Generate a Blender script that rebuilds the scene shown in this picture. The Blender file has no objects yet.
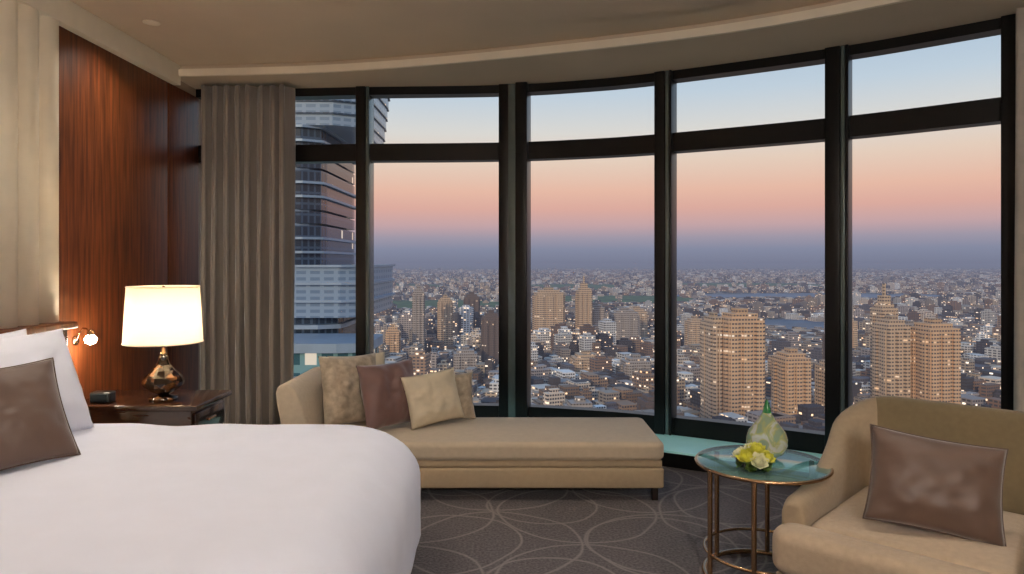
import bpy, bmesh, math, random
import numpy as np
from mathutils import Vector, Matrix, noise
random.seed(7)
rng=np.random.RandomState(11)
S=bpy.context.scene
S.view_settings.view_transform='Standard'
S.view_settings.look='None'
COL=S.collection
EYE=1.5

def C(r,g,b,a=1.0):
    f=lambda c:(c/255/12.92) if c/255<=0.04045 else ((c/255+0.055)/1.055)**2.4
    return (f(r),f(g),f(b),a)

# ---------------------------------------------------------------- materials
def newmat(name):
    m=bpy.data.materials.new(name); m.use_nodes=True
    nt=m.node_tree; nt.nodes.clear()
    out=nt.nodes.new('ShaderNodeOutputMaterial')
    return m,nt,out
def N(nt,t,**kw):
    n=nt.nodes.new(t)
    for k,v in kw.items():
        if k.startswith('i_'):
            key=k[2:]
            key=int(key) if key.isdigit() else key.replace('_',' ')
            n.inputs[key].default_value=v
        else: setattr(n,k,v)
    return n
def math_(nt,op,a,b=None,clamp=False):
    n=nt.nodes.new('ShaderNodeMath'); n.operation=op; n.use_clamp=clamp
    for i,x in enumerate((a,b)):
        if x is None: continue
        if isinstance(x,(int,float)): n.inputs[i].default_value=x
        else: nt.links.new(x,n.inputs[i])
    return n.outputs[0]
def pbr(name,col,rough=0.6,metal=0.0,var=0.12,scale=8.0,bump=0.0,bscale=60.0,stretch=(1,1,1),sheen=0.0,coat=0.0,emit=None,es=0.0,spec=0.5,col2=None):
    m,nt,out=newmat(name); L=nt.links
    p=N(nt,'ShaderNodeBsdfPrincipled'); L.new(p.outputs[0],out.inputs[0])
    tc=N(nt,'ShaderNodeTexCoord'); mp=N(nt,'ShaderNodeMapping'); mp.inputs['Scale'].default_value=stretch
    L.new(tc.outputs['Object'],mp.inputs[0])
    nz=N(nt,'ShaderNodeTexNoise',i_Scale=scale,i_Detail=4.0); L.new(mp.outputs[0],nz.inputs['Vector'])
    r=N(nt,'ShaderNodeValToRGB'); 
    r.color_ramp.elements[0].position=0.3; r.color_ramp.elements[1].position=0.7
    a=[c*(1-var) for c in col[:3]]+[1]; b=[min(1,c*(1+var)) for c in (col2 or col)[:3]]+[1]
    r.color_ramp.elements[0].color=a; r.color_ramp.elements[1].color=b
    L.new(nz.outputs['Fac'],r.inputs[0]); L.new(r.outputs[0],p.inputs['Base Color'])
    p.inputs['Roughness'].default_value=rough; p.inputs['Metallic'].default_value=metal
    p.inputs['Sheen Weight'].default_value=sheen; p.inputs['Coat Weight'].default_value=coat
    p.inputs['Specular IOR Level'].default_value=spec
    if emit: p.inputs['Emission Color'].default_value=emit; p.inputs['Emission Strength'].default_value=es
    if bump>0:
        n2=N(nt,'ShaderNodeTexNoise',i_Scale=bscale,i_Detail=3.0); L.new(mp.outputs[0],n2.inputs['Vector'])
        bp=N(nt,'ShaderNodeBump',i_Strength=bump,i_Distance=0.01); L.new(n2.outputs['Fac'],bp.inputs['Height']); L.new(bp.outputs[0],p.inputs['Normal'])
    return m

M_ceil=pbr('ceiling_plaster',C(210,191,166),0.8,var=0.03,scale=2)
M_trimc=pbr('cornice_paint',C(238,226,204),0.6,var=0.03)
M_wall=pbr('wall_paint',C(176,156,132),0.8,var=0.03)
M_wood=pbr('walnut_panel',C(76,36,15),0.42,var=0.28,scale=6,stretch=(6,6,0.35),bump=0.05,bscale=30,spec=.3,col2=C(106,56,26))
M_woodd=pbr('dark_wood',C(54,30,17),0.2,var=0.3,scale=5,stretch=(1,6,6),coat=0.5)
M_cream=pbr('cream_upholstery',C(236,222,196),0.7,var=0.04,bump=0.1,bscale=250,sheen=0.2)
M_curt=pbr('curtain_fabric',C(136,127,119),0.62,var=0.08,scale=20,stretch=(3,3,.2),sheen=0.5,bump=0.1,bscale=200)
M_curt2=pbr('curtain_light_fabric',C(178,170,160),0.75,var=0.06,scale=20,sheen=0.3)
M_frame=pbr('window_frame_metal',C(20,20,21),0.35,metal=0.4,var=0.1)
M_frameg=pbr('window_frame_grey',C(105,118,118),0.25,metal=0.5,var=0.08)
M_duvet=pbr('white_cotton',C(230,232,246),0.85,var=0.015,bump=0.12,bscale=9,sheen=0.1)
M_pil=pbr('white_pillow_cotton',C(236,237,248),0.85,var=0.015,bump=0.2,bscale=10)
M_satin=pbr('taupe_satin',C(92,72,62),0.42,var=0.03,scale=5,bump=0.12,bscale=260,sheen=0.3,spec=.4)
M_pipe=pbr('taupe_piping',C(84,66,56),0.5,var=0.05)
M_satin2=pbr('mauve_satin',C(108,78,72),0.45,var=0.12,scale=7,bump=0.2,bscale=12,sheen=0.4)
M_bei=pbr('daybed_fabric',C(190,174,150),0.85,var=0.05,scale=30,bump=0.25,bscale=300,sheen=0.2)
M_beid=pbr('daybed_base_fabric',C(168,148,120),0.85,var=0.05,scale=30,bump=0.25,bscale=300)
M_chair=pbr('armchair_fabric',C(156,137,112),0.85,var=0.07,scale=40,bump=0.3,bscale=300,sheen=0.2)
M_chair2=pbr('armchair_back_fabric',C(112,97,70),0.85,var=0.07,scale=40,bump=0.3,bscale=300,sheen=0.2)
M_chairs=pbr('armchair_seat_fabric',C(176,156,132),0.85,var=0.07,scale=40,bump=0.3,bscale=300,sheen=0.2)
M_cush1=pbr('patterned_cushion',C(172,156,134),0.6,var=0.3,scale=22,bump=0.2,bscale=40,sheen=0.3)
M_cush3=pbr('cream_cushion',C(206,192,166),0.7,var=0.08,scale=12,bump=0.2,bscale=30)
M_brass=pbr('champagne_metal',C(190,155,120),0.25,metal=1.0,var=0.05)
M_black=pbr('black_plastic',C(18,18,18),0.3,var=0.1)
M_dark=pbr('dark_leg_wood',C(35,24,18),0.4,var=0.2)
M_ledge=pbr('ledge_teal_glow',C(190,232,228),0.3,var=0.05,scale=3,emit=C(120,190,185),es=.2)  # faint emission and raised paleness stand in for outside light on the teal ledge

def glassmat(name,col,refl=0.06,rough=0.0):
    m,nt,out=newmat(name); L=nt.links
    t=N(nt,'ShaderNodeBsdfTransparent'); t.inputs[0].default_value=col
    g=N(nt,'ShaderNodeBsdfGlossy'); g.inputs['Roughness'].default_value=rough
    fr=N(nt,'ShaderNodeFresnel',i_IOR=1.35)
    k=math_(nt,'MULTIPLY',fr.outputs[0],refl*10,True)
    mx=N(nt,'ShaderNodeMixShader'); L.new(k,mx.inputs[0]); L.new(t.outputs[0],mx.inputs[1]); L.new(g.outputs[0],mx.inputs[2]); L.new(mx.outputs[0],out.inputs[0])
    return m
M_glass=glassmat('window_glass',(0.98,0.99,0.99,1),0.045)
def tglass():
    m,nt,out=newmat('teal_table_glass'); L=nt.links
    t=N(nt,'ShaderNodeBsdfTransparent'); t.inputs[0].default_value=(.66,.88,.84,1)
    p=N(nt,'ShaderNodeBsdfPrincipled',i_Roughness=.03); p.inputs['Base Color'].default_value=C(120,160,156); p.inputs['Coat Weight'].default_value=1.0  # teal glass; this diffuse layer also stands in for sky reflected in it
    mx=N(nt,'ShaderNodeMixShader',i_0=.5); L.new(t.outputs[0],mx.inputs[1]); L.new(p.outputs[0],mx.inputs[2]); L.new(mx.outputs[0],out.inputs[0]); return m
M_tglass=tglass()

# ---------------------------------------------------------------- mesh helpers
def mk(name,verts,faces,mat,smooth=False):
    me=bpy.data.meshes.new(name); me.from_pydata([tuple(v) for v in verts],[],faces); me.update()
    bm=bmesh.new(); bm.from_mesh(me); bmesh.ops.recalc_face_normals(bm,faces=bm.faces[:]); bm.to_mesh(me); bm.free()
    if smooth:
        for p in me.polygons: p.use_smooth=True
    o=bpy.data.objects.new(name,me); COL.objects.link(o)
    if mat: me.materials.append(mat)
    return o
def bevel(o,w,seg=3):
    b=o.modifiers.new('bev','BEVEL'); b.width=w; b.segments=seg; b.limit_method='ANGLE'; b.angle_limit=math.radians(35)
    for p in o.data.polygons: p.use_smooth=True
    return o
def box(name,x0,x1,y0,y1,z0,z1,mat,bv=0.0):
    v=[(x,y,z) for x in (x0,x1) for y in (y0,y1) for z in (z0,z1)]
    f=[(0,1,3,2),(4,6,7,5),(0,4,5,1),(2,3,7,6),(0,2,6,4),(1,5,7,3)]
    o=mk(name,v,f,mat)
    if bv: bevel(o,bv)
    return o
def prism(name,pts,axis,a,b,mat,bv=0.0):
    """extrude 2D outline. axis 'y': pts are (x,z); axis 'z': (x,y); axis 'x': (y,z)"""
    def P(p,t):
        return {'y':(p[0],t,p[1]),'z':(p[0],p[1],t),'x':(t,p[0],p[1])}[axis]
    n=len(pts); v=[P(p,a) for p in pts]+[P(p,b) for p in pts]
    f=[tuple(range(n)),tuple(range(n,2*n))]+[(i,(i+1)%n,n+(i+1)%n,n+i) for i in range(n)]
    o=mk(name,v,f,mat)
    if bv: bevel(o,bv)
    return o
def lathe(name,prof,loc,mat,n=32,smooth=True):
    v=[];f=[]
    for r,z in prof:
        for i in range(n):
            a=2*math.pi*i/n; v.append((loc[0]+r*math.cos(a),loc[1]+r*math.sin(a),loc[2]+z))
    for k in range(len(prof)-1):
        for i in range(n):
            j=(i+1)%n; f.append((k*n+i,k*n+j,(k+1)*n+j,(k+1)*n+i))
    f.append(tuple(range(n))); f.append(tuple((len(prof)-1)*n+i for i in range(n)))
    return mk(name,v,f,mat,smooth)
def tube(name,pts,r,mat,closed=False):
    cu=bpy.data.curves.new(name,'CURVE'); cu.dimensions='3D'; cu.bevel_depth=r; cu.bevel_resolution=4; cu.use_fill_caps=True
    sp=cu.splines.new('POLY'); sp.points.add(len(pts)-1)
    for i,p in enumerate(pts): sp.points[i].co=(*p,1)
    sp.use_cyclic_u=closed
    o=bpy.data.objects.new(name,cu); COL.objects.link(o); cu.materials.append(mat); return o
def rslab(name,x0,x1,y0,y1,z0,z1,rc,re,mat,crown=0.0,reb=None,ns=8,nc=8,sub=10,nz=0.0,rot=None):
    """soft rounded slab"""
    reb=re if reb is None else reb
    cx,cy=(x0+x1)/2,(y0+y1)/2; hx,hy=(x1-x0)/2,(y1-y0)/2
    def ring(inset,z):
        pts=[]; r=max(rc-inset*0.6,0.01); ax,ay=hx-inset,hy-inset; r=min(r,ax,ay)
        for q,(sx,sy) in enumerate(((1,1),(-1,1),(-1,-1),(1,-1))):
            for k in range(nc+1):
                a=math.pi/2*(q+k/nc)
                pts.append((cx+sx*(ax-r)+r*math.cos(a),cy+sy*(ay-r)+r*math.sin(a),z))
            # straight subdivisions
            nq=(q+1)%4; sg=((1,1),(-1,1),(-1,-1),(1,-1))[nq]; a=math.pi/2*(q+1)
            p0=pts[-1]; p1=(cx+sg[0]*(ax-r)+r*math.cos(a),cy+sg[1]*(ay-r)+r*math.sin(a),z)
            for k in range(1,sub):
                t=k/sub; pts.append((p0[0]*(1-t)+p1[0]*t,p0[1]*(1-t)+p1[1]*t,z))
        return pts
    rings=[]
    for k in range(ns+1):
        a=math.pi/2*k/ns; rings.append(ring(reb*(1-math.sin(a)),z0+reb*(1-math.cos(a))))
    for k in range(1,5):
        t=k/5; rings.append(ring(0,(z0+reb)*(1-t)+(z1-re)*t))
    for k in range(ns+1):
        a=math.pi/2*k/ns; rings.append(ring(re*(1-math.cos(a)),z1-re+re*math.sin(a)))
    m=min(hx,hy)-re
    for k in range(1,9):
        t=k/9; rings.append(ring(re+m*t*0.98,z1+crown*math.sin(t*math.pi/2)))
    n=len(rings[0]); v=[p for r in rings for p in r]
    if nz>0:
        v=[(p[0]+nz*noise.noise(Vector(p)*5),p[1]+nz*noise.noise(Vector(p)*5+Vector((9,0,0))),p[2]+nz*noise.noise(Vector(p)*3.2+Vector((0,7,0)))) for p in v]
    f=[tuple(range(n))]
    for k in range(len(rings)-1):
        for i in range(n):
            j=(i+1)%n; f.append((k*n+i,k*n+j,(k+1)*n+j,(k+1)*n+i))
    f.append(tuple((len(rings)-1)*n+i for i in range(n)))
    return mk(name,v,f,mat,True)
def pillow(name,w,h,t,loc,normal,up,mat,seed=0,pinch=0.07,n=32,wr=0.010,pipe=None):
    z=Vector(normal).normalized(); y=Vector(up); y=(y-z*y.dot(z)).normalized(); x=y.cross(z)
    R=Matrix((x,y,z)).transposed()
    v=[];f=[];off=Vector((seed*3.1,seed*1.7,0))
    def pt(i,j,s):
        u=-1+2*i/n; w_=-1+2*j/n
        X=w/2*u*(1-pinch*(1-w_*w_)); Y=h/2*w_*(1-pinch*(1-u*u))
        e=max(0,(1-abs(u)**2.2)*(1-abs(w_)**2.2))
        T=t/2*e**0.5
        q=Vector((u*2.2,w_*2.2,s*2))+off
        T+=wr*noise.noise(q*1.3)*e**0.3*2+wr*0.7*noise.noise(q*3)*e**0.3
        return Vector(loc)+R@Vector((X,Y,s*max(T,0) if e>0 else 0.0))
    for s in (1,-1):
        b=len(v)
        for j in range(n+1):
            for i in range(n+1): v.append(pt(i,j,s))
        for j in range(n):
            for i in range(n): f.append((b+j*(n+1)+i,b+j*(n+1)+i+1,b+(j+1)*(n+1)+i+1,b+(j+1)*(n+1)+i))
    o=mk(name,v,f,mat,True)
    bm=bmesh.new(); bm.from_mesh(o.data); bmesh.ops.remove_doubles(bm,verts=bm.verts[:],dist=1e-5); bmesh.ops.recalc_face_normals(bm,faces=bm.faces[:])
    for p in bm.faces: p.smooth=True
    bm.to_mesh(o.data); bm.free()
    if pipe:
        P=[pt(i,0,1) for i in range(n)]+[pt(n,j,1) for j in range(n)]+[pt(n-i,n,1) for i in range(n)]+[pt(0,n-j,1) for j in range(n)]
        c=tube('piping',P,.0035,pipe,True); c.parent=o
    return o
def group(name,objs,loc=(0,0,0)):
    e=bpy.data.objects.new(name,None); COL.objects.link(e); e.location=loc; e.empty_display_size=0.1
    inv=Matrix.Translation(Vector(loc)).inverted()
    for o in objs:
        o.parent=e; o.matrix_parent_inverse=inv
    return e

# ---------------------------------------------------------------- curves of the room
def catmull(P,n=10):
    out=[]; Q=[P[0]]+list(P)+[P[-1]]
    for i in range(1,len(Q)-2):
        p0,p1,p2,p3=[np.array(q,float) for q in Q[i-1:i+3]]
        for k in range(n):
            t=k/n
            out.append(tuple(0.5*((2*p1)+(-p0+p2)*t+(2*p0-5*p1+4*p2-p3)*t*t+(-p0+3*p1-3*p2+p3)*t**3)))
    out.append(tuple(P[-1])); return out
XW=-2.8
WIN=catmull([(-2.8,6.28),(-1.9,6.25),(-1.29,6.2),(-.1,6.13),(.6,5.97),(1.22,5.72),(2.32,5.08),(3.13,4.43),(4.6,3.14)])
LIP=catmull([(-2.8,5.75),(-1.5,5.62),(-.24,5.3),(1.3,4.72),(2.34,4.05),(3.4,3.05),(4.6,1.7)])
def offset(poly,d):
    out=[]
    for i in range(len(poly)):
        a=Vector(poly[max(0,i-1)]); b=Vector(poly[min(len(poly)-1,i+1)]); t=(b-a).normalized()
        n=Vector((t.y,-t.x))  # towards room
        out.append((poly[i][0]+n.x*d,poly[i][1]+n.y*d))
    return out
def strip(name,poly,d0,d1,z0,z1,mat):
    a=offset(poly,d0); b=offset(poly,d1); v=[];f=[]
    for i in range(len(poly)):
        v+=[(*a[i],z0),(*b[i],z0),(*b[i],z1),(*a[i],z1)]
    for i in range(len(poly)-1):
        for k in range(4): f.append((i*4+k,i*4+(k+1)%4,(i+1)*4+(k+1)%4,(i+1)*4+k))
    f+=[(0,1,2,3),tuple(len(v)-4+k for k in range(4))]
    return mk(name,v,f,mat)
YB=-1.8; XR=4.6
ZC=EYE+1.61; ZS=EYE+1.53
# floor
def carpet():
    m,nt,out=newmat('carpet_rings'); L=nt.links
    p=N(nt,'ShaderNodeBsdfPrincipled',i_Roughness=0.95); L.new(p.outputs[0],out.inputs[0])
    p.inputs['Sheen Weight'].default_value=0.1
    tc=N(nt,'ShaderNodeTexCoord')
    nz=N(nt,'ShaderNodeTexNoise',i_Scale=1.1); L.new(tc.outputs['Object'],nz.inputs['Vector'])
    va=N(nt,'ShaderNodeVectorMath',operation='MULTIPLY_ADD'); va.inputs[1].default_value=(.18,.18,0); L.new(nz.outputs['Color'],va.inputs[0]); L.new(tc.outputs['Object'],va.inputs[2])
    acc=None
    for (sc,ox,oy,r) in ((0.95,0,0,.46),(0.95,.48,.46,.46),(1.15,.3,.75,.33),(1.15,.85,.2,.40)):
        ad=N(nt,'ShaderNodeVectorMath',operation='ADD'); ad.inputs[1].default_value=(ox,oy,0); L.new(va.outputs[0],ad.inputs[0])
        s=N(nt,'ShaderNodeSeparateXYZ'); L.new(ad.outputs[0],s.inputs[0])
        d=[]
        for k in (0,1):
            q=math_(nt,'FLOORED_MODULO',s.outputs[k],sc); q=math_(nt,'SUBTRACT',q,sc/2); d.append(math_(nt,'MULTIPLY',q,q))
        l=math_(nt,'SQRT',math_(nt,'ADD',d[0],d[1]))
        q=math_(nt,'ABSOLUTE',math_(nt,'SUBTRACT',l,r))
        q=math_(nt,'SUBTRACT',1.0,math_(nt,'DIVIDE',q,0.012),True)
        acc=q if acc is None else math_(nt,'MAXIMUM',acc,q)
    n2=N(nt,'ShaderNodeTexNoise',i_Scale=70.0,i_Detail=4.0); L.new(tc.outputs['Object'],n2.inputs['Vector'])
    r=N(nt,'ShaderNodeValToRGB'); r.color_ramp.elements[0].color=C(58,53,55); r.color_ramp.elements[1].color=C(103,96,97)
    r.color_ramp.elements[0].position=.3; r.color_ramp.elements[1].position=.7; L.new(n2.outputs[0],r.inputs[0])
    mx=N(nt,'ShaderNodeMix',data_type='RGBA'); L.new(math_(nt,'MULTIPLY',acc,.55),mx.inputs['Factor']); L.new(r.outputs[0],mx.inputs[6]); mx.inputs[7].default_value=C(152,144,140)
    L.new(mx.outputs[2],p.inputs['Base Color'])
    b=N(nt,'ShaderNodeBump',i_Strength=.4,i_Distance=.01); L.new(n2.outputs[0],b.inputs['Height']); L.new(b.outputs[0],p.inputs['Normal'])
    return m
M_carpet=carpet()
pl=[(XW,YB)]+[(x,y+.05) for x,y in WIN]+[(XR,YB)]
prism('floor',pl,'z',-0.2,0,M_carpet)
prism('ceiling',[(XW-.2,YB-.2)]+[(x,y+.25) for x,y in WIN]+[(XR+.2,YB-.2)],'z',ZC,ZC+.2,M_ceil)
prism('ceiling_soffit',LIP+[(x,y+.12) for x,y in WIN[::-1]],'z',ZS,ZC+.001,M_ceil)
strip('trim_soffit_lip',LIP,0,.03,ZS-.012,ZS+.045,M_trimc)
def disc(name,cx,cy,r,z0,z1,mat,n=96):
    return prism(name,[(cx+r*math.cos(2*math.pi*i/n),cy+r*math.sin(2*math.pi*i/n)) for i in range(n)],'z',z0,z1,mat)
disc('ceiling_medallion',.2,2.3,2.25,ZC-.035,ZC+.001,M_ceil)
# walls
box('wall_left',XW-.2,XW,YB-.2,6.55,-0.2,ZC+.2,M_wall)
box('wall_back',XW-.2,XR+.2,YB-.2,YB,-0.2,ZC+.2,M_wall)
box('wall_right',XR,XR+.2,YB-.2,3.25,-0.2,ZC+.2,M_wall)
k=0
for (a,b) in ((4.28,5.64),(5.655,6.2)):
    k+=1; box('trim_wood_panel_%d'%k,XW,XW+.025,a,b,0,EYE+1.45,M_wood,.003)
box('trim_wood_panel_3',XW,XW+.02,YB,1.6,0,EYE+1.45,M_wood,.003)
box('trim_cornice',XW,XW+.08,YB,5.75,EYE+1.45,ZC,M_trimc,.004)
box('baseboard_left',XW+.025,XW+.04,4.4,6.2,0,.1,M_woodd)
# channelled cream panel above headboard
vs=[];fs=[]
y0,y1=1.62,4.27; nch=15; cw=(y1-y0)/nch; prof=[]
for c in range(nch):
    prof.append((y0+c*cw,XW+.008))
    for q in range(13):
        t=q/12; prof.append((y0+(c+.12+.76*t)*cw, XW+.008+(.028 if q in(0,12) else .03+.04*math.sin(math.pi*t)**.6)))
    prof.append((y0+(c+.92)*cw,XW+.008))
prof.append((y1,XW+.008))
zz=[1.14,EYE+1.45]
for z in zz:
    for (y,x) in prof: vs.append((x,y,z))
n=len(prof)
for i in range(n-1): fs.append((i,i+1,n+i+1,n+i))
b=len(vs)
vs+=[(XW,y0,zz[0]),(XW,y1,zz[0]),(XW,y0,zz[1]),(XW,y1,zz[1])]
fs+=[(0,b,b+2,n),(n-1,2*n-1,b+3,b+1)]
fs+=[tuple([b]+list(range(n))+[b+1])]
mk('trim_channel_panel',vs,fs,M_cream,True)

# ---------------------------------------------------------------- window wall
strip('window_sill_rail',WIN,-.06,.05,.18,.25,M_frame)
strip('trim_window_header',WIN,-.06,.08,EYE+1.46,ZS+.01,M_frame)
strip('trim_window_transom',WIN,-.06,.07,EYE+.885,EYE+1.035,M_frame)
strip('trim_window_base',WIN,-.05,.05,-.02,.18,M_frame)
LEDGE=[p for p in WIN if -1.75<p[0]<3.0]
strip('window_ledge',LEDGE,.06,.56,0,.10,M_frame)
strip('window_ledge_top',LEDGE,.07,.55,.1,.115,M_ledge)
def at_x(x,poly=WIN):
    for i in range(len(poly)-1):
        if poly[i][0]<=x<=poly[i+1][0]:
            t=(x-poly[i][0])/(poly[i+1][0]-poly[i][0]); d=Vector(poly[i+1])-Vector(poly[i])
            return Vector(poly[i])+d*t,d.normalized()
def post(name,x,w,din,dout,mat,z0=.12,z1=None,along=0):
    p,t=at_x(x); nrm=Vector((t.y,-t.x)); p=p+t*along
    q=[p+t*(-w/2)+nrm*din,p+t*(w/2)+nrm*din,p+t*(w/2)-nrm*dout,p+t*(-w/2)-nrm*dout]
    return prism(name,[(a.x,a.y) for a in q],'z',z0,z1 or ZS-.001,mat,.006)
i=0
parts=[]
PX=((-1.31,.085),(-.055,.09),(1.235,.085),(2.34,.10),(3.15,.09))
for x,w in PX:
    i+=1
    parts.append(post('mullion_%d'%i,x,w,.12,.07,M_frame))
    if i!=2: parts.append(post('mullion_glass_fin_%d'%i,x,.03,.11,.06,M_frameg,along=w/2+.016))
    if i in(3,4): parts.append(post('mullion_edge_%d'%i,x,.022,.12,.06,M_frame,along=w/2+.043))
parts.append(post('mullion_wide',.105,.10,.16,.07,M_frame))
parts.append(post('mullion_wide_grey',.02,.08,.12,.07,M_frameg))
parts.append(post('mullion_left',-2.05,.12,.1,.1,M_frame))
parts.append(post('mullion_right',4.1,.12,.1,.1,M_frame))
group('trim_window_mullions',parts,(0,6,0))
XS=[-2.75,-2.05,-1.31,0.0,1.235,2.34,3.15,4.1,4.55]
for i in range(len(XS)-1):
    seg=[(XS[i],at_x(XS[i])[0].y)]+[p for p in WIN if XS[i]<p[0]<XS[i+1]]+[(XS[i+1],at_x(XS[i+1])[0].y)]
    v=[];f=[]
    for p in seg: v+=[(*p,.25),(*p,EYE+.9),(*p,EYE+1.02),(*p,EYE+1.46)]
    for j in range(len(seg)-1):
        f.append((j*4,j*4+4,j*4+5,j*4+1)); f.append((j*4+2,j*4+6,j*4+7,j*4+3))
    mk('window_%d'%(i+1),v,f,M_glass,True)

# curtains
def curtain(name,p0,p1,z0,z1,folds,amp,mat,seed=1):
    n=folds*14; v=[];f=[]; p0=Vector(p0);p1=Vector(p1); d=p1-p0; nr=Vector((d.y,-d.x)).normalized(); rows=14
    for r in range(rows+1):
        z=z0+(z1-z0)*r/rows
        for i in range(n+1):
            t=i/n; ph=t*folds*2*math.pi+0.9*noise.noise(Vector((t*4,seed,r*.05)))*2
            a=amp*(0.75+0.5*noise.noise(Vector((t*6+seed,r*.12,2))))
            s=math.sin(ph); s=math.copysign(abs(s)**.8,s)
            q=p0+d*t+nr*a*s+d.normalized()*amp*.35*math.sin(2*ph)
            v.append((q.x,q.y,z))
    for r in range(rows):
        for i in range(n): f.append((r*(n+1)+i,r*(n+1)+i+1,(r+1)*(n+1)+i+1,(r+1)*(n+1)+i))
    o=mk(name,v,f,mat,True); s=o.modifiers.new('s','SOLIDIFY'); s.thickness=.004; return o
curtain('curtain',(-2.63,5.98),(-1.87,5.98),.01,ZS-.03,8,.085,M_curt)
curtain('curtain.001',(2.985,4.16),(3.50,3.70),.01,ZS-.03,5,.035,M_curt2,5)

# ---------------------------------------------------------------- bed
bed=[]
bed.append(box('bed_base',-2.68,-.62,1.9,3.72,0.03,.3,M_dark,.02))
bed.append(rslab('duvet',-2.72,-.455,1.72,3.88,.09,.655,.42,.26,M_duvet,crown=.03,reb=.03,sub=24,nz=.014,ns=10))
bed.append(box('headboard',-2.8+.03,-2.66,1.62,4.2,0,1.10,M_woodd,.015))
bed.append(box('headboard_trim',-2.8+.03,-2.63,1.60,4.25,1.10,1.14,M_wood,.01))
bed.append(rslab('headboard_pad',-2.67,-2.58,1.66,4.0,.5,1.06,.03,.03,M_cream))
group('bed',bed,(-1.6,2.8,0))
pillow('bed_pillow',.72,.50,.24,(-2.46,3.22,.92),(1,-.12,.30),(0,0,1),M_pil,1)
pillow('bed_pillow.001',.72,.53,.24,(-2.26,3.16,.92),(1,-.25,.42),(0,0,1),M_pil,2)
pillow('bed_pillow.002',.72,.50,.24,(-2.40,2.3,.93),(1,0,.30),(0,0,1),M_pil,3)
pillow('throw_cushion',.45,.45,.16,(-2.045,2.82,.875),(1,-.8,.75),(-.38,.22,1),M_satin,4,wr=.008,pipe=M_pipe)

# ---------------------------------------------------------------- nightstand
ns=[]
ns.append(box('top',-2.77,-1.95,4.33,4.88,.575,.61,M_woodd,.006))
ns.append(box('carcass',-2.76,-2.00,4.36,4.85,.18,.575,M_woodd,.006))
ns.append(box('drawer_front',-2.00,-1.98,4.39,4.82,.40,.55,M_woodd,.005))
ns.append(box('drawer_front_lower',-2.00,-1.98,4.39,4.82,.21,.38,M_woodd,.005))
ns.append(box('drawer_pull',-1.98,-1.965,4.55,4.66,.47,.485,M_brass,.003))
ns.append(box('drawer_pull_lower',-1.98,-1.965,4.55,4.66,.29,.305,M_brass,.003))
for i,(x,y) in enumerate(((-2.72,4.4),(-2.04,4.4),(-2.72,4.81),(-2.04,4.81))):
    ns.append(box('leg_%d'%(i+1),x-.02,x+.02,y-.02,y+.02,0,.18,M_woodd,.003))
group('nightstand',ns,(-2.4,4.6,0))
ck=[box('clock_body',-2.66,-2.53,4.40,4.48,.61,.68,M_black,.012),
    box('clock_face',-2.65,-2.54,4.392,4.401,.622,.67,pbr('clock_glass',C(40,50,55),.1),.003)]
group('alarm_clock',ck,(-2.6,4.44,.61))

# table lamp
lx,ly,lz=-2.26,4.54,.61
def amber():
    m,nt,out=newmat('bronze_glass'); L=nt.links
    p=N(nt,'ShaderNodeBsdfPrincipled',i_Roughness=.08)
    tc=N(nt,'ShaderNodeTexCoord'); nz=N(nt,'ShaderNodeTexNoise',i_Scale=16.0); L.new(tc.outputs['Object'],nz.inputs[0])
    r=N(nt,'ShaderNodeValToRGB'); r.color_ramp.elements[0].color=C(26,15,9); r.color_ramp.elements[1].color=C(140,92,55)
    r.color_ramp.elements[0].position=.48;r.color_ramp.elements[1].position=.7
    L.new(nz.outputs[0],r.inputs[0]); L.new(r.outputs[0],p.inputs['Base Color']); p.inputs['Coat Weight'].default_value=1
    L.new(p.outputs[0],out.inputs[0]); return m
M_amber=amber()
def shade():
    m,nt,out=newmat('lamp_shade_fabric'); L=nt.links
    d=N(nt,'ShaderNodeBsdfDiffuse'); d.inputs[0].default_value=C(244,232,208)
    t=N(nt,'ShaderNodeBsdfTranslucent'); t.inputs[0].default_value=C(255,236,204)
    mx=N(nt,'ShaderNodeMixShader',i_0=.5); L.new(d.outputs[0],mx.inputs[1]); L.new(t.outputs[0],mx.inputs[2])
    e=N(nt,'ShaderNodeEmission',i_Strength=.16)
    tc=N(nt,'ShaderNodeTexCoord'); nz=N(nt,'ShaderNodeTexNoise',i_Scale=120.0); L.new(tc.outputs['Object'],nz.inputs[0])
    r=N(nt,'ShaderNodeValToRGB'); r.color_ramp.elements[0].color=C(255,226,180); r.color_ramp.elements[1].color=C(255,242,214); L.new(nz.outputs[0],r.inputs[0]); L.new(r.outputs[0],e.inputs[0])
    ad=N(nt,'ShaderNodeAddShader'); L.new(mx.outputs[0],ad.inputs[0]); L.new(e.outputs[0],ad.inputs[1]); L.new(ad.outputs[0],out.inputs[0]); return m
M_shade=shade()
lamp=[]
lamp.append(lathe('lamp_foot',[(.001,0),(.085,0),(.09,.008),(.085,.02),(.05,.028),(.03,.035)],(lx,ly,lz),M_amber))
lamp.append(lathe('lamp_body',[(.03,.035),(.075,.055),(.118,.09),(.126,.115),(.112,.15),(.07,.19),(.04,.225),(.028,.26),(.03,.275),(.018,.285)],(lx,ly,lz),M_amber,n=12,smooth=False))
lamp.append(lathe('lamp_neck',[(.018,.285),(.02,.30),(.012,.31),(.008,.34),(.008,.70),(.015,.71),(.006,.735)],(lx,ly,lz),M_brass,n=16))
o=lathe('lamp_shade',[(.236,.37),(.216,.73)],(lx,ly,lz),M_shade,n=64)
bm=bmesh.new(); bm.from_mesh(o.data); bmesh.ops.delete(bm,geom=[f for f in bm.faces if len(f.verts)>4],context='FACES_ONLY'); bm.to_mesh(o.data); bm.free()
lamp.append(o)
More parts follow.
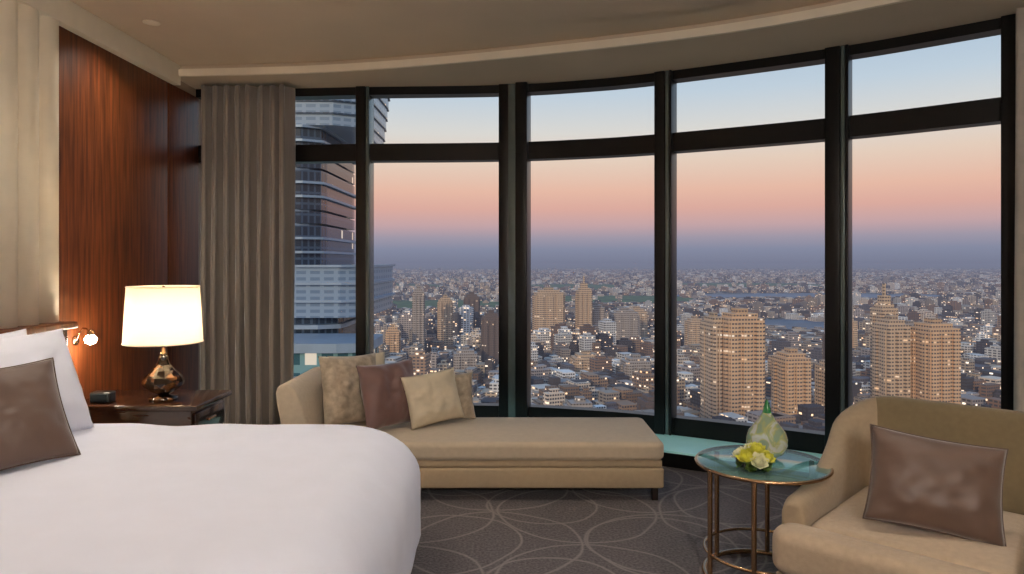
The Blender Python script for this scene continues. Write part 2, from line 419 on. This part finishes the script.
for nm,r,z in (('shade_ring_bottom',.236,.37),('shade_ring_top',.216,.73)):
    lamp.append(tube(nm,[(lx+r*math.cos(a*math.pi/24),ly+r*math.sin(a*math.pi/24),lz+z) for a in range(48)],.004,M_cream,True))
lamp.append(tube('shade_spider',[(lx-.218,ly,lz+.725),(lx+.218,ly,lz+.725)],.002,M_brass))
def light(name,kind,loc,energy,col,**kw):
    l=bpy.data.lights.new(name,kind); l.energy=energy; l.color=col
    for k,v in kw.items(): setattr(l,k,v)
    o=bpy.data.objects.new(name,l); COL.objects.link(o); o.location=loc; return o
lamp.append(light('lamp_bulb','POINT',(lx,ly,lz+.53),13,(1,.77,.52),shadow_soft_size=.05))
group('table_lamp',lamp,(lx,ly,lz))

# reading light
ex=XW+.025; ry=4.44
M_emit=pbr('reading_led',C(255,240,215),.4,emit=C(255,240,215),es=80.0)
rl=[lathe('wall_plate',[(.001,0),(.03,0),(.03,.012),(.001,.014)],(0,0,0),M_brass,n=20),
    tube('gooseneck',[(ex+.01,ry,1.00),(ex+.03,ry,1.05),(ex+.06,ry-.01,1.08),(ex+.09,ry-.02,1.08),(ex+.11,ry-.03,1.065)],.006,M_brass),
    lathe('lamp_head',[(.010,.035),(.02,.02),(.028,.0)],(ex+.12,ry-.03,1.04),M_brass,n=20),
    lathe('lamp_led',[(.001,.0),(.024,-.004),(.036,-.024),(.030,-.048),(.001,-.062)],(ex+.12,ry-.03,1.04),M_emit,n=20)]
rl[0].rotation_euler=(0,math.pi/2,0); rl[0].location=(ex,ry,1.00)
rl.append(light('reading_bulb','POINT',(ex+.13,ry-.04,.93),5,(1,.87,.7),shadow_soft_size=.02))
group('wall_reading_light',rl,(ex,ry,1.02))

# ---------------------------------------------------------------- daybed
db=[]
YF,YK=4.36,5.12
db.append(rslab('seat_cushion',-1.32,.955,YF,YK-.02,.255,.375,.05,.035,M_bei,crown=.01,sub=14))
db.append(box('upper_base',-1.36,.94,YF+.015,YK,.215,.26,M_beid,.01))
db.append(box('lower_base',-1.36,.95,YF+.005,YK,.085,.213,M_beid,.015))
db.append(box('plinth_line',-1.35,.93,YF+.03,YK-.02,.205,.225,M_dark))
for i,(x,y) in enumerate(((-1.30,YF+.06),(.90,YF+.06),(-1.30,YK-.06),(.90,YK-.06))):
    db.append(box('leg_%d'%(i+1),x-.02,x+.02,y-.02,y+.02,0,.09,M_dark,.004))
hp=[(-1.28,.1),(-1.28,.36),(-1.29,.50),(-1.32,.62),(-1.36,.70),(-1.41,.735),(-1.465,.725),(-1.48,.68),(-1.47,.60),(-1.44,.45),(-1.42,.28),(-1.42,.1)]
db.append(prism('headrest',hp,'y',YF+.01,YK+.04,M_bei,.02))
bp=[(-1.40,.12),(-.32,.12),(-.32,.40)]
for k in range(13):
    t=k/12; bp.append((-.36-1.06*t,.43+.29*(1-math.cos(math.pi*min(1,t*1.1)))/2))
db.append(prism('backrest',bp,'y',YK-.06,YK+.06,M_bei,.02))
group('daybed',db,(-.3,4.74,0))
pillow('daybed_cushion',.46,.48,.16,(-1.10,4.78,.63),(1,-.95,.30),(-.1,.15,1),M_cush1,5)
pillow('daybed_cushion.001',.46,.44,.16,(-.82,4.72,.61),(1,-1.0,.38),(-.12,.1,1),M_satin2,6)
pillow('daybed_cushion.002',.42,.36,.15,(-.54,4.80,.57),(.75,-1.1,.42),(-.1,.0,1),M_cush3,7)
pillow('daybed_cushion.003',.42,.34,.13,(-.47,4.98,.54),(.35,-1.1,.35),(.0,.0,1),M_cush1,8)
pillow('daybed_cushion.004',.44,.44,.14,(-1.08,4.97,.63),(.75,-1.0,.3),(.0,.0,1),M_cush3,9)

# ---------------------------------------------------------------- side table
tx,ty,tz=1.19,3.33,.55
st=[]
st.append(lathe('glass_top',[(.001,0),(.30,0),(.305,.005),(.30,.01),(.001,.01)],(tx,ty,tz-.01),M_tglass,n=64))
def circ(r,z,n=64): return [(tx+r*math.cos(2*math.pi*i/n),ty+r*math.sin(2*math.pi*i/n),z) for i in range(n)]
st.append(tube('top_rim',circ(.302,tz-.008),.009,M_brass,True))
st.append(tube('lower_ring',circ(.265,.016),.013,M_brass,True))
st.append(tube('middle_ring',circ(.265,.13),.008,M_brass,True))
for i,ad in enumerate((190,243,12,65,125)):
    a=math.radians(ad); r=.265
    st.append(tube('leg_%d'%(i+1),[(tx+r*math.cos(a),ty+r*math.sin(a),.01),(tx+r*math.cos(a),ty+r*math.sin(a),tz-.012)],.012,M_brass))
group('side_table',st,(tx,ty,0))
# glass teardrop vase
def swirl():
    m,nt,out=newmat('green_swirl_glass'); L=nt.links
    p=N(nt,'ShaderNodeBsdfPrincipled',i_Roughness=.03,i_IOR=1.35)
    tc=N(nt,'ShaderNodeTexCoord'); w=N(nt,'ShaderNodeTexNoise',i_Scale=12.0,i_Distortion=1.5,i_Detail=2.0); L.new(tc.outputs['Object'],w.inputs[0])
    r=N(nt,'ShaderNodeValToRGB'); r.color_ramp.elements[0].color=C(186,210,180); r.color_ramp.elements[1].color=C(254,254,248); r.color_ramp.elements[0].position=.42; r.color_ramp.elements[1].position=.58
    e=r.color_ramp.elements.new(.5); e.color=C(230,230,150)
    L.new(w.outputs[0],r.inputs[0]); L.new(r.outputs[0],p.inputs['Base Color']); p.inputs['Transmission Weight'].default_value=.6
    L.new(p.outputs[0],out.inputs[0]); return m
vx,vy=1.245,3.42
vz=[lathe('body',[(.001,0),(.045,.002),(.078,.02),(.096,.06),(.097,.09),(.085,.125),(.062,.155),(.042,.18),(.026,.205),(.014,.225),(.004,.24)],(vx,vy,tz),swirl(),n=40),
    lathe('stopper_tip',[(.022,.20),(.019,.225),(.013,.25),(.006,.272),(.001,.28)],(vx,vy,tz),pbr('green_glass_tip',C(60,130,80),.1),n=20)]
group('teardrop_glass_vase',vz,(vx,vy,tz))
# flowers
M_yel=pbr('yellow_petals',C(226,222,90),.5,var=.15,scale=30); M_wht=pbr('ivory_petals',C(240,238,205),.5,var=.08); M_lf=pbr('leaf_green',C(110,140,60),.5,var=.2)
fl=[]; fx,fy=1.10,3.18
fl.append(lathe('bowl',[(.001,0),(.04,0),(.07,.02),(.082,.05),(.078,.05),(.065,.024),(.03,.008),(.001,.007)],(fx,fy,tz),glassmat('bowl_glass',(.9,.95,.9,1),.15),n=32))
def flower(name,c,r,mat,seed,axis=(0,0,1)):
    rr=random.Random(seed); v=[];f=[]; ax=Vector(axis).normalized(); q=ax.to_track_quat('Z','Y')
    for layer,(np_,tilt,ln) in enumerate(((7,.35,1.0),(6,.75,.9),(5,1.15,.75))):
        for k in range(np_):
            a=2*math.pi*k/np_+layer*.5+rr.random()*.2; b=len(v); nu,nv=5,4
            for i in range(nu+1):
                t=i/nu; w=r*.42*math.sin(math.pi*min(1,t*.85+.12)); el=tilt*t+.15
                for j in range(nv+1):
                    s=-1+2*j/nv
                    px=r*ln*t*math.cos(el); pz=r*ln*t*math.sin(el)+r*.12*s*s
                    P=Vector((px*math.cos(a)-w*s*math.sin(a),px*math.sin(a)+w*s*math.cos(a),pz))
                    v.append(Vector(c)+q@P)
            for i in range(nu):
                for j in range(nv): f.append((b+i*(nv+1)+j,b+i*(nv+1)+j+1,b+(i+1)*(nv+1)+j+1,b+(i+1)*(nv+1)+j))
    return mk(name,v,f,mat,True)
k=0
for dx,dy,dz,r,m,ax in ((-.035,-.02,.055,.055,M_yel,(-.4,-.3,1)),(.04,-.02,.055,.05,M_yel,(.4,-.4,1)),(0,.04,.07,.055,M_wht,(0,.3,1)),(0,-.05,.05,.05,M_wht,(0,-.8,.8)),(-.05,.03,.06,.045,M_wht,(-.6,.3,.8)),(.01,-.0,.085,.05,M_yel,(0,-.2,1))):
    k+=1; fl.append(flower('blossom_%d'%k,(fx+dx,fy+dy,tz+dz),r,m,k,ax))
for k in range(6):
    a=k*1.05; fl.append(flower('leaf_%d'%(k+1),(fx+.05*math.cos(a),fy+.05*math.sin(a),tz+.035),.035,M_lf,k+30,(math.cos(a),math.sin(a),.5)))
group('flower_bowl',fl,(fx,fy,tz))

# ---------------------------------------------------------------- armchair (local frame: front = -y)
CH=Matrix.Translation((1.78,2.96,0))@Matrix.Rotation(math.radians(-44),4,'Z')
ch=[]
def shell():
    path=[]; w=.42; yb=.40; yf=-.43; r=.14
    for k in range(17): path.append((-w,yf+(yb-r-yf)*k/16,0))
    for k in range(1,9):
        a=math.pi-math.pi/2*k/8; path.append((-w+r+r*math.cos(a),yb-r+r*math.sin(a),0 if k<6 else 2))
    for k in range(1,9): path.append((-w+r+(2*w-2*r)*k/9,yb,2))
    for k in range(0,9):
        a=math.pi/2-math.pi/2*k/8; path.append((w-r+r*math.cos(a),yb-r+r*math.sin(a),2 if k<4 else 0))
    for k in range(1,17): path.append((w,yb-r-(yb-r-yf)*k/16,0))
    n=len(path); v=[];f=[]; mi=[]
    for i,(x,y,_) in enumerate(path):
        a=Vector(path[max(0,i-1)][:2]); b=Vector(path[min(n-1,i+1)][:2]); t=(b-a).normalized(); nr=Vector((-t.y,t.x)) # outward
        s=min(1,(y-yf)/(yb-yf))
        top=.50+.05*s+.28*(s**3.0); th=.10; lean=.06*s*s
        if i in(0,n-1): top-=.02
        sec=[(-th/2-0.0,.14),(-th/2,.30),(-th/2+lean*.6,top-.045),(-th/2+lean+.012,top-.012),(-th/2+lean+.03,top),(th/2+lean-.03,top),(th/2+lean-.01,top-.012),(th/2+lean,top-.045),(th/2,.30),(th/2,.14)]
        for (o_,z) in sec: v.append((x+nr.x*o_,y+nr.y*o_,z))
    m=10
    for i in range(n-1):
        for k in range(m): f.append((i*m+k,i*m+(k+1)%m,(i+1)*m+(k+1)%m,(i+1)*m+k)); mi.append(1 if path[i][2]==2 else 0)
    f+= [tuple(range(m)),tuple((n-1)*m+k for k in range(m))]; mi+=[0,0]
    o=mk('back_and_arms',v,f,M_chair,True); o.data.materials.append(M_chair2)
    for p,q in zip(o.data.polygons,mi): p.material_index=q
    return o
sh=shell(); bv=sh.modifiers.new('b','BEVEL'); bv.width=.012; bv.segments=3; bv.limit_method='ANGLE'; bv.angle_limit=math.radians(50)
ch.append(sh)
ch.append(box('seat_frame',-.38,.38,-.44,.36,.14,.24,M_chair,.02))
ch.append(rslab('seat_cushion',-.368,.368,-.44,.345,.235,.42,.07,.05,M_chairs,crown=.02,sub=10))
ch.append(rslab('seat_cushion_front',-.46,.46,-.60,-.42,.235,.42,.08,.05,M_chairs,crown=.003,sub=10))
ch.append(box('front_rail',-.44,.44,-.57,-.43,.14,.24,M_chair,.02))
for i,(x,y) in enumerate(((-.34,-.50),(.34,-.50),(-.34,.33),(.34,.33))):
    ch.append(lathe('leg_%d'%(i+1),[(.014,0),(.024,.15)],(x,y,0),M_dark,n=16))
e=bpy.data.objects.new('armchair',None); COL.objects.link(e); e.matrix_world=CH
for o in ch: o.parent=e
pillow('armchair_cushion',.49,.38,.16,(1.685,2.79,.615),(-.32,-1,.42),(.13,0,1),M_satin,11,wr=.006,pipe=M_pipe)

# ---------------------------------------------------------------- downlights
M_dl=pbr('downlight_lens',C(255,240,210),.4,emit=C(255,232,195),es=4.0)
DL=[(-2.42,4.7),(-1.5,3.0),(.1,3.4) ,(1.7,2.6),(-1.5,.4),(1.7,.3),(3.2,1.6),(-2.3,2.9)]  # first fixture is in view; the others are added to light the room
for i,(x,y) in enumerate(DL):
    med=(x-.2)**2+(y-2.3)**2<2.25**2
    z=ZC-.035 if med else ZC
    ps=[lathe('trim_ring',[(.032,0),(.055,0),(.055,-.006),(.032,-.004)],(x,y,z-.0005),M_trimc,n=28),
        lathe('lens',[(.001,-.001),(.03,-.001),(.03,-.003),(.001,-.003)],(x,y,z),M_dl,n=20)]
    l=light('spot','SPOT',(x,y,z-.02),(60 if i==0 else 50),(1,.90,.78),shadow_soft_size=.06,spot_size=math.radians(130),spot_blend=.9); ps.append(l)
    group('ceiling_downlight' if i==0 else 'added_downlight.%03d'%i,ps,(x,y,z))
# added fill light behind the viewpoint, shaped as a pendant, to brighten the room
pn=[lathe('fill_globe',[(.001,-.18),(.1,-.15),(.17,-.06),(.18,0),(.17,.06),(.1,.15),(.001,.18)],(0.6,-1.0,2.45),pbr('fill_globe_glow',C(255,240,215),.4,emit=C(255,230,200),es=6.0),n=32),
    tube('fill_cord',[(0.6,-1.0,2.62),(0.6,-1.0,ZC)],.006,M_brass)]
pn.append(light('added_fill_bulb','POINT',(0.6,-1.0,2.1),210,(1,.95,.9),shadow_soft_size=.12))
group('added_fill_pendant',pn,(0.6,-1.0,2.45))

# ---------------------------------------------------------------- city
GZ=-150.0
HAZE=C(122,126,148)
def hazed(nt,L,shader_out,out,Lh=9000.0):  # paints haze into the surface shader: emissive colour mixed in by distance
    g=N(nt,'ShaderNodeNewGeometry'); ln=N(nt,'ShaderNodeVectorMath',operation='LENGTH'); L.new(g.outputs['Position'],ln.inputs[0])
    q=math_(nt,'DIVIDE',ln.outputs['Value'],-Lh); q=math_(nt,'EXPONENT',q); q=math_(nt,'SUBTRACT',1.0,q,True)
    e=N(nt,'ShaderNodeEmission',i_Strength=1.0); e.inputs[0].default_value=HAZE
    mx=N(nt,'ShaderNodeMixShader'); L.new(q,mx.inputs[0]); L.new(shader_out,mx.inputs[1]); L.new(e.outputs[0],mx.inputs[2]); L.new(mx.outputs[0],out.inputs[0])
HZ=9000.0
def facade(name,lit=.78,fh=3.4,fw=3.6,es=1.6,win=(.10,.09,.095,1),haze=HZ,wfrac=.5,tint=None,rough=.7):
    m,nt,out=newmat(name); L=nt.links
    g=N(nt,'ShaderNodeNewGeometry'); s=N(nt,'ShaderNodeSeparateXYZ'); L.new(g.outputs['Position'],s.inputs[0])
    u=math_(nt,'DIVIDE',math_(nt,'ADD',s.outputs[0],s.outputs[1]),fw); w=math_(nt,'DIVIDE',s.outputs[2],fh)
    cu=math_(nt,'FLOOR',u); cw_=math_(nt,'FLOOR',w)
    fu=math_(nt,'FRACT',u); fwv=math_(nt,'FRACT',w)
    a=math_(nt,'MULTIPLY',math_(nt,'GREATER_THAN',fu,.3),math_(nt,'GREATER_THAN',fwv,1-wfrac))
    sn=N(nt,'ShaderNodeSeparateXYZ'); L.new(g.outputs['Normal'],sn.inputs[0])
    side=math_(nt,'LESS_THAN',math_(nt,'ABSOLUTE',sn.outputs[2]),.5)
    a=math_(nt,'MULTIPLY',a,side)
    cb=N(nt,'ShaderNodeCombineXYZ'); L.new(cu,cb.inputs[0]); L.new(cw_,cb.inputs[1])
    wn=N(nt,'ShaderNodeTexWhiteNoise',noise_dimensions='2D'); L.new(cb.outputs[0],wn.inputs['Vector'])
    litm=math_(nt,'MULTIPLY',math_(nt,'GREATER_THAN',wn.outputs['Value'],lit),a)
    mx=N(nt,'ShaderNodeMix',data_type='RGBA'); L.new(a,mx.inputs['Factor']); mx.inputs[7].default_value=win
    if tint: mx.inputs[6].default_value=tint
    else:
        at=N(nt,'ShaderNodeAttribute',attribute_name='tint'); L.new(at.outputs['Color'],mx.inputs[6])
    p=N(nt,'ShaderNodeBsdfPrincipled',i_Roughness=rough); L.new(mx.outputs[2],p.inputs['Base Color'])
    cr=N(nt,'ShaderNodeValToRGB'); cr.color_ramp.elements[0].color=C(255,190,120); cr.color_ramp.elements[1].color=C(255,240,220); L.new(wn.outputs['Color'],cr.inputs[0])
    L.new(cr.outputs[0],p.inputs['Emission Color']); L.new(math_(nt,'MULTIPLY',litm,es),p.inputs['Emission Strength'])
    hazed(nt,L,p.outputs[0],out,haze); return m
def boxes(name,B,mat):
    """B rows: cx,cy,hx,hy,z0,z1,rot,r,g,b"""
    B=np.array(B,float); n=len(B)
    sx=np.array([-1,1,1,-1,-1,1,1,-1]); sy=np.array([-1,-1,1,1,-1,-1,1,1]); sz=np.array([0,0,0,0,1,1,1,1])
    lx_=B[:,2:3]*sx; ly_=B[:,3:4]*sy; c=np.cos(B[:,6:7]); s=np.sin(B[:,6:7])
    X=B[:,0:1]+lx_*c-ly_*s; Y=B[:,1:2]+lx_*s+ly_*c; Z=B[:,4:5]+(B[:,5:6]-B[:,4:5])*sz
    V=np.stack([X,Y,Z],-1).reshape(-1,3)
    F=np.array([(4,5,6,7),(0,1,5,4),(1,2,6,5),(2,3,7,6),(3,0,4,7)])
    F=(F[None]+8*np.arange(n)[:,None,None]).reshape(-1,4)
    me=bpy.data.meshes.new(name); me.from_pydata(V.tolist(),[],F.tolist()); me.update()
    ca=me.color_attributes.new('tint','FLOAT_COLOR','POINT')
    cc=np.concatenate([np.repeat(B[:,7:10],8,0),np.ones((8*n,1))],1).astype(np.float32)
    ca.data.foreach_set('color',cc.ravel())
    o=bpy.data.objects.new(name,me); COL.objects.link(o); me.materials.append(mat); return o
tints=[C(180,164,148),C(206,182,154),C(112,106,110),C(238,230,218),C(170,138,112),C(182,168,160),C(92,82,80),C(232,212,190),C(76,70,74),C(250,246,240),C(150,118,96)]
warm=C(226,186,146); buff=C(216,186,154); grey=C(182,170,160); dk=C(118,100,92)
T=[(195,600,17,15,-46,warm),(174,606,6,15,-50,buff),(332,840,20,16,-112,warm),(255,640,13,14,-85,warm),(292,640,9,14,-93,buff),
   (385,640,16,16,-58,warm),(352,650,12,12,-56,buff),(372,700,9,10,-44,buff),(320,690,9,12,-70,dk),(430,760,14,14,-70,grey),
   (60,1150,24,18,-48,buff),(118,1150,12,12,-45,buff),(140,1190,16,14,-75,grey),(200,1250,24,16,-88,grey),(240,1350,18,16,-92,buff),
   (-140,1050,9,11,-42,grey),(-110,1150,12,12,-60,buff),(-170,1000,10,12,-95,warm),(-60,900,16,14,-115,grey),(-30,1000,13,14,-75,dk),(-75,1300,14,16,-62,dk),
   (95,900,18,16,-120,buff),(150,850,16,15,-118,grey),(300,1150,13,15,-95,buff),(330,1500,16,16,-80,grey),(520,1100,16,16,-90,buff),(560,1200,18,18,-70,grey),
   (-95,640,14,12,-120,grey),(-40,640,13,13,-128,buff),(60,620,14,13,-126,grey),(130,640,13,13,-124,dk)]
B=[]
cl=[(rng.uniform(-.6,.9),rng.uniform(900,3000),rng.uniform(80,260),rng.uniform(25,60)) for _ in range(22)]
def lake1(x,y): return ((x-690)/100)**2+((y-1690)/170)**2<1
def lake2(x,y): return ((x-1350)/620)**2+((y-3150)/260)**2<1
def park(x,y): return ((x-420)/330)**2+((y-2850)/330)**2<1 or ((x+300)/280)**2+((y-2500)/300)**2<1 or ((x-350)/420)**2+((y-4300)/500)**2<1 or ((x-1500)/600)**2+((y-4600)/450)**2<1 or ((x+900)/500)**2+((y-4300)/500)**2<1
for i in range(38000):
    d=340*math.exp(rng.uniform(0,3.7)); a=rng.uniform(-.95,.95); x=a*d; y=d
    if lake1(x,y) or lake2(x,y): continue
    if park(x,y) and rng.rand()<.96: continue
    if any(abs(x-t[0])<t[2]+22 and abs(y-t[1])<t[3]+24 for t in T): continue
    h=rng.gamma(2.0,4.5)+6
    for (ca_,cd,cs,chh) in cl:
        q=((x-ca_*cd)**2+(y-cd)**2)/(cs*cs)
        if q<1 and rng.rand()<.4: h+=chh*(1-q)*rng.uniform(.3,1)
    if d<700: h=min(h,30)
    r_=x/y
    if (.34<r_<.48 and 1100<y<1700) or (.25<r_<.65 and 2400<y<3000) or (-.16<r_<.28 and 2000<y<2700): h=min(h,8)
    sc=1+d/9000
    w=rng.uniform(4,10)*sc; l=rng.uniform(4,12)*sc
    if h>45: w=rng.uniform(8,13); l=rng.uniform(8,13)
    t=tints[rng.randint(len(tints))]; br=rng.uniform(.65,1.15)
    rot=.35+rng.uniform(-.1,.1) if x>0 else -.2+rng.uniform(-.1,.1)
    B.append((x,y,w,l,GZ,GZ+h,rot,t[0]*br,t[1]*br,t[2]*br))
    if h>30 or rng.rand()<.2: B.append((x,y,w*.5,l*.5,GZ+h,GZ+h+3.5,rot,t[0]*br,t[1]*br,t[2]*br))
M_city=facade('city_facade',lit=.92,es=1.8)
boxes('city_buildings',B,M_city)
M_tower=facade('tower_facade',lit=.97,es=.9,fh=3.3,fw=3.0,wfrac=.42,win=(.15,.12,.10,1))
for i,(x,y,hx,hy,zt,t) in enumerate(T):
    bl=[(x,y,hx*.93,hy*.93,GZ,zt,.12,*t[:3])]
    nb=3
    for q in range(nb):
        ox=(q-(nb-1)/2)*hx*.66
        bl.append((x+ox*math.cos(.12),y+ox*math.sin(.12),hx*.2,hy*1.05,GZ,zt-3-(q%2)*3,.12,t[0]*1.1,t[1]*1.08,t[2]*1.05))
    for q in (-1,1): bl.append((x-q*hy*.5*math.sin(.12),y+q*hy*.5,hx*1.05,hy*.22,GZ,zt-5,.12,t[0],t[1],t[2]))
    bl.append((x,y,hx*.68,hy*.68,zt,zt+4,.12,*t[:3])); bl.append((x,y,hx*.3,hy*.35,zt+4,zt+8,.12,t[0]*.8,t[1]*.8,t[2]*.8))
    if (x,y) in ((118,1150),(372,700)):
        bl.append((x,y,hx*.45,hy*.45,zt+4,zt+12,.12,*t[:3])); bl.append((x,y,1.2,1.2,zt+12,zt+24,.12,*t[:3]))
    boxes('apartment_tower' if i==0 else 'apartment_tower.%03d'%i,bl,M_tower)

# ground
def groundmat():
    m,nt,out=newmat('city_ground'); L=nt.links
    g=N(nt,'ShaderNodeNewGeometry')
    v1=N(nt,'ShaderNodeTexVoronoi',i_Scale=.05); L.new(g.outputs['Position'],v1.inputs['Vector'])
    r=N(nt,'ShaderNodeValToRGB'); r.color_ramp.interpolation='CONSTANT'
    r.color_ramp.elements[0].color=C(62,58,60); r.color_ramp.elements[1].position=.8; r.color_ramp.elements[1].color=C(190,178,166)
    e=r.color_ramp.elements.new(.35); e.color=C(110,100,94); e=r.color_ramp.elements.new(.6); e.color=C(72,84,62)
    sp=N(nt,'ShaderNodeSeparateColor'); L.new(v1.outputs['Color'],sp.inputs[0]); L.new(sp.outputs[0],r.inputs[0])
    n1=N(nt,'ShaderNodeTexNoise',i_Scale=.0011,i_Detail=3.0); L.new(g.outputs['Position'],n1.inputs['Vector'])
    gm=N(nt,'ShaderNodeValToRGB'); gm.color_ramp.elements[0].position=.54; gm.color_ramp.elements[1].position=.58; L.new(n1.outputs[0],gm.inputs[0])
    mx=N(nt,'ShaderNodeMix',data_type='RGBA'); L.new(gm.outputs[0],mx.inputs['Factor']); L.new(r.outputs[0],mx.inputs[6]); mx.inputs[7].default_value=C(80,98,66)
    p=N(nt,'ShaderNodeBsdfPrincipled',i_Roughness=.9); L.new(mx.outputs[2],p.inputs['Base Color'])
    em=None
    for sc,th in ((.05,.08),(.018,.09),(.006,.10),(.0025,.10)):
        v2=N(nt,'ShaderNodeTexVoronoi',i_Scale=sc); L.new(g.outputs['Position'],v2.inputs['Vector'])
        q=math_(nt,'LESS_THAN',v2.outputs['Distance'],th)
        em=q if em is None else math_(nt,'MAXIMUM',em,q)
    p.inputs['Emission Color'].default_value=C(255,208,155); L.new(math_(nt,'MULTIPLY',em,2.4),p.inputs['Emission Strength'])
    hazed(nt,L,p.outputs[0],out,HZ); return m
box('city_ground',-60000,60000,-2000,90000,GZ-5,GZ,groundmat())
def flat_h(name,col,rough,ns_):
    m,nt,out=newmat(name); L=nt.links
    p=N(nt,'ShaderNodeBsdfPrincipled',i_Roughness=rough)
    g=N(nt,'ShaderNodeNewGeometry'); nz=N(nt,'ShaderNodeTexNoise',i_Scale=ns_,i_Detail=4.0); L.new(g.outputs['Position'],nz.inputs[0])
    r=N(nt,'ShaderNodeValToRGB'); r.color_ramp.elements[0].color=[c*.6 for c in col[:3]]+[1]; r.color_ramp.elements[1].color=[min(1,c*1.35) for c in col[:3]]+[1]; r.color_ramp.elements[0].position=.35; r.color_ramp.elements[1].position=.65
    L.new(nz.outputs[0],r.inputs[0]); L.new(r.outputs[0],p.inputs['Base Color'])
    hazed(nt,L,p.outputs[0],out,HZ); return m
MW=flat_h('lake_water',C(74,98,124),.45,.004); MP=flat_h('park_trees',C(84,110,60),.9,.02)
def blob(name,cx,cy,rx,ry,mat,z=.6):
    A=np.linspace(0,2*math.pi,49)[:-1]
    mk(name,[(cx+rx*math.cos(a)*(1+.1*math.sin(3*a+cx)),cy+ry*math.sin(a)*(1+.12*math.sin(2*a+1)),GZ+z) for a in A],[tuple(range(48))],mat)
blob('lake',690,1690,100,170,MW); blob('lake.001',1350,3150,620,250,MW); blob('lake.002',4200,5600,2300,420,MW); blob('lake.003',-1500,3600,500,150,MW)
blob('park',420,2850,350,340,MP,.3); blob('park.001',-300,2500,290,310,MP,.3); blob('park.002',350,4300,430,510,MP,.3); blob('park.003',1500,4600,610,450,MP,.3); blob('park.004',-900,4300,510,500,MP,.3)

# neighbouring glass tower
M_slab=pbr('tower_steel_band',C(150,170,190),.4,metal=.2,var=.1,scale=.3)
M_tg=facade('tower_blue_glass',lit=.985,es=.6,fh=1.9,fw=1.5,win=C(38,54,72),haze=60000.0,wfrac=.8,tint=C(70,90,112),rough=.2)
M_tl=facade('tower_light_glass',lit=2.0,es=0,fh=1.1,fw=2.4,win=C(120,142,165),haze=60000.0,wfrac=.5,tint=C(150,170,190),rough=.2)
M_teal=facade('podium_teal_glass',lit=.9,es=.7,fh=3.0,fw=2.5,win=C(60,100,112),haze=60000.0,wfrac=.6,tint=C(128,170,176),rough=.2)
tw=[]
def sup(name,cx,cy,rx,ry,z0,z1,mat,n=48,p=14.0):
    P=[]
    for i in range(n):
        a=2*math.pi*(i+.5)/n; c,s=math.cos(a),math.sin(a); k=(abs(c)**p+abs(s)**p)**(-1/p); P.append((cx+rx*k*c,cy+ry*k*s))
    return prism(name,P,'z',z0,z1,mat)
cx,cy=-58,135
z=-8; k=0
while z<48:
    k+=1
    if z>23:
        r=31.0+.12*(z-23); tw.append(sup('crown_level_%d'%k,cx,cy,r,15,z,z+1.9,M_tl)); tw.append(sup('crown_band_%d'%k,cx,cy,r+.3,15.3,z+1.9,z+2.15,M_tg)); z+=2.15
    elif z>-1:
        r=25.0; tw.append(sup('level_%d'%k,cx,cy,r,15,z,z+2.0,M_tg)); tw.append(sup('band_%d'%k,cx-2.5*((k//2)%2),cy,r+.6,15.6,z+2.0,z+2.4,M_slab)); z+=2.4
    else:
        r=33.0; tw.append(sup('sky_level_%d'%k,cx,cy,r,16,z,z+2.6,M_tl)); tw.append(sup('sky_band_%d'%k,cx,cy,r+.5,16.5,z+2.6,z+3.0,M_slab)); z+=3.0
tw.append(sup('lower_shaft',cx,cy,28,15,GZ,-8,M_tg))
for j in range(12): tw.append(sup('lower_band_%d'%j,cx,cy,28.6,15.6,-10-j*3.4,-9.3-j*3.4,M_slab))
tw.append(sup('podium',cx+2,cy-24,34,7,GZ,-11,M_teal)); tw.append(sup('podium_rim',cx+2,cy-24,34.6,7.6,-12,-10.6,M_slab))
for j in range(4): tw.append(sup('podium_band_%d'%j,cx+2,cy-24,34.5,7.5,-16.5-4*j,-15.5-4*j,M_slab))
group('glass_skyscraper',tw,(cx,cy,GZ))

# ---------------------------------------------------------------- world & sun
w=bpy.data.worlds.new('dusk_sky'); S.world=w; w.use_nodes=True; nt=w.node_tree; nt.nodes.clear(); L=nt.links
tc=N(nt,'ShaderNodeTexCoord'); s=N(nt,'ShaderNodeSeparateXYZ'); L.new(tc.outputs['Generated'],s.inputs[0])
mr=N(nt,'ShaderNodeMapRange'); mr.inputs[1].default_value=-.05; mr.inputs[2].default_value=.45; L.new(s.outputs[2],mr.inputs[0])
r=N(nt,'ShaderNodeValToRGB'); stops=[(-.05,C(90,98,116)),(0.0,C(122,126,148)),(.018,C(134,139,162)),(.034,C(160,152,168)),(.052,C(198,165,168)),(.075,C(222,172,160)),(.10,C(233,187,167)),(.14,C(231,207,189)),(.18,C(220,217,212)),(.23,C(194,209,222)),(.32,C(158,186,214)),(.45,C(120,155,198))]
els=r.color_ramp.elements
els[0].position=0; els[0].color=stops[0][1]; els[1].position=1; els[1].color=stops[-1][1]
for z_,c_ in stops[1:-1]:
    e=els.new((z_+.05)/.5); e.color=c_
L.new(mr.outputs[0],r.inputs[0]); bg=N(nt,'ShaderNodeBackground',i_Strength=1.0); L.new(r.outputs[0],bg.inputs[0]); wo=N(nt,'ShaderNodeOutputWorld'); L.new(bg.outputs[0],wo.inputs[0])
sun=light('sun','SUN',(0,-50,80),1.3,(1,.80,.56),angle=.1); sun.rotation_euler=(math.radians(72),0,math.radians(-25))

# ---------------------------------------------------------------- camera
cam=bpy.data.cameras.new('camera'); co=bpy.data.objects.new('camera',cam); COL.objects.link(co)
co.location=(0,0,EYE); co.rotation_euler=(math.pi/2,0,0); cam.sensor_width=36; cam.lens=36*700/1024; cam.shift_y=-25/1024; cam.clip_end=200000; cam.clip_start=.05
S.camera=co
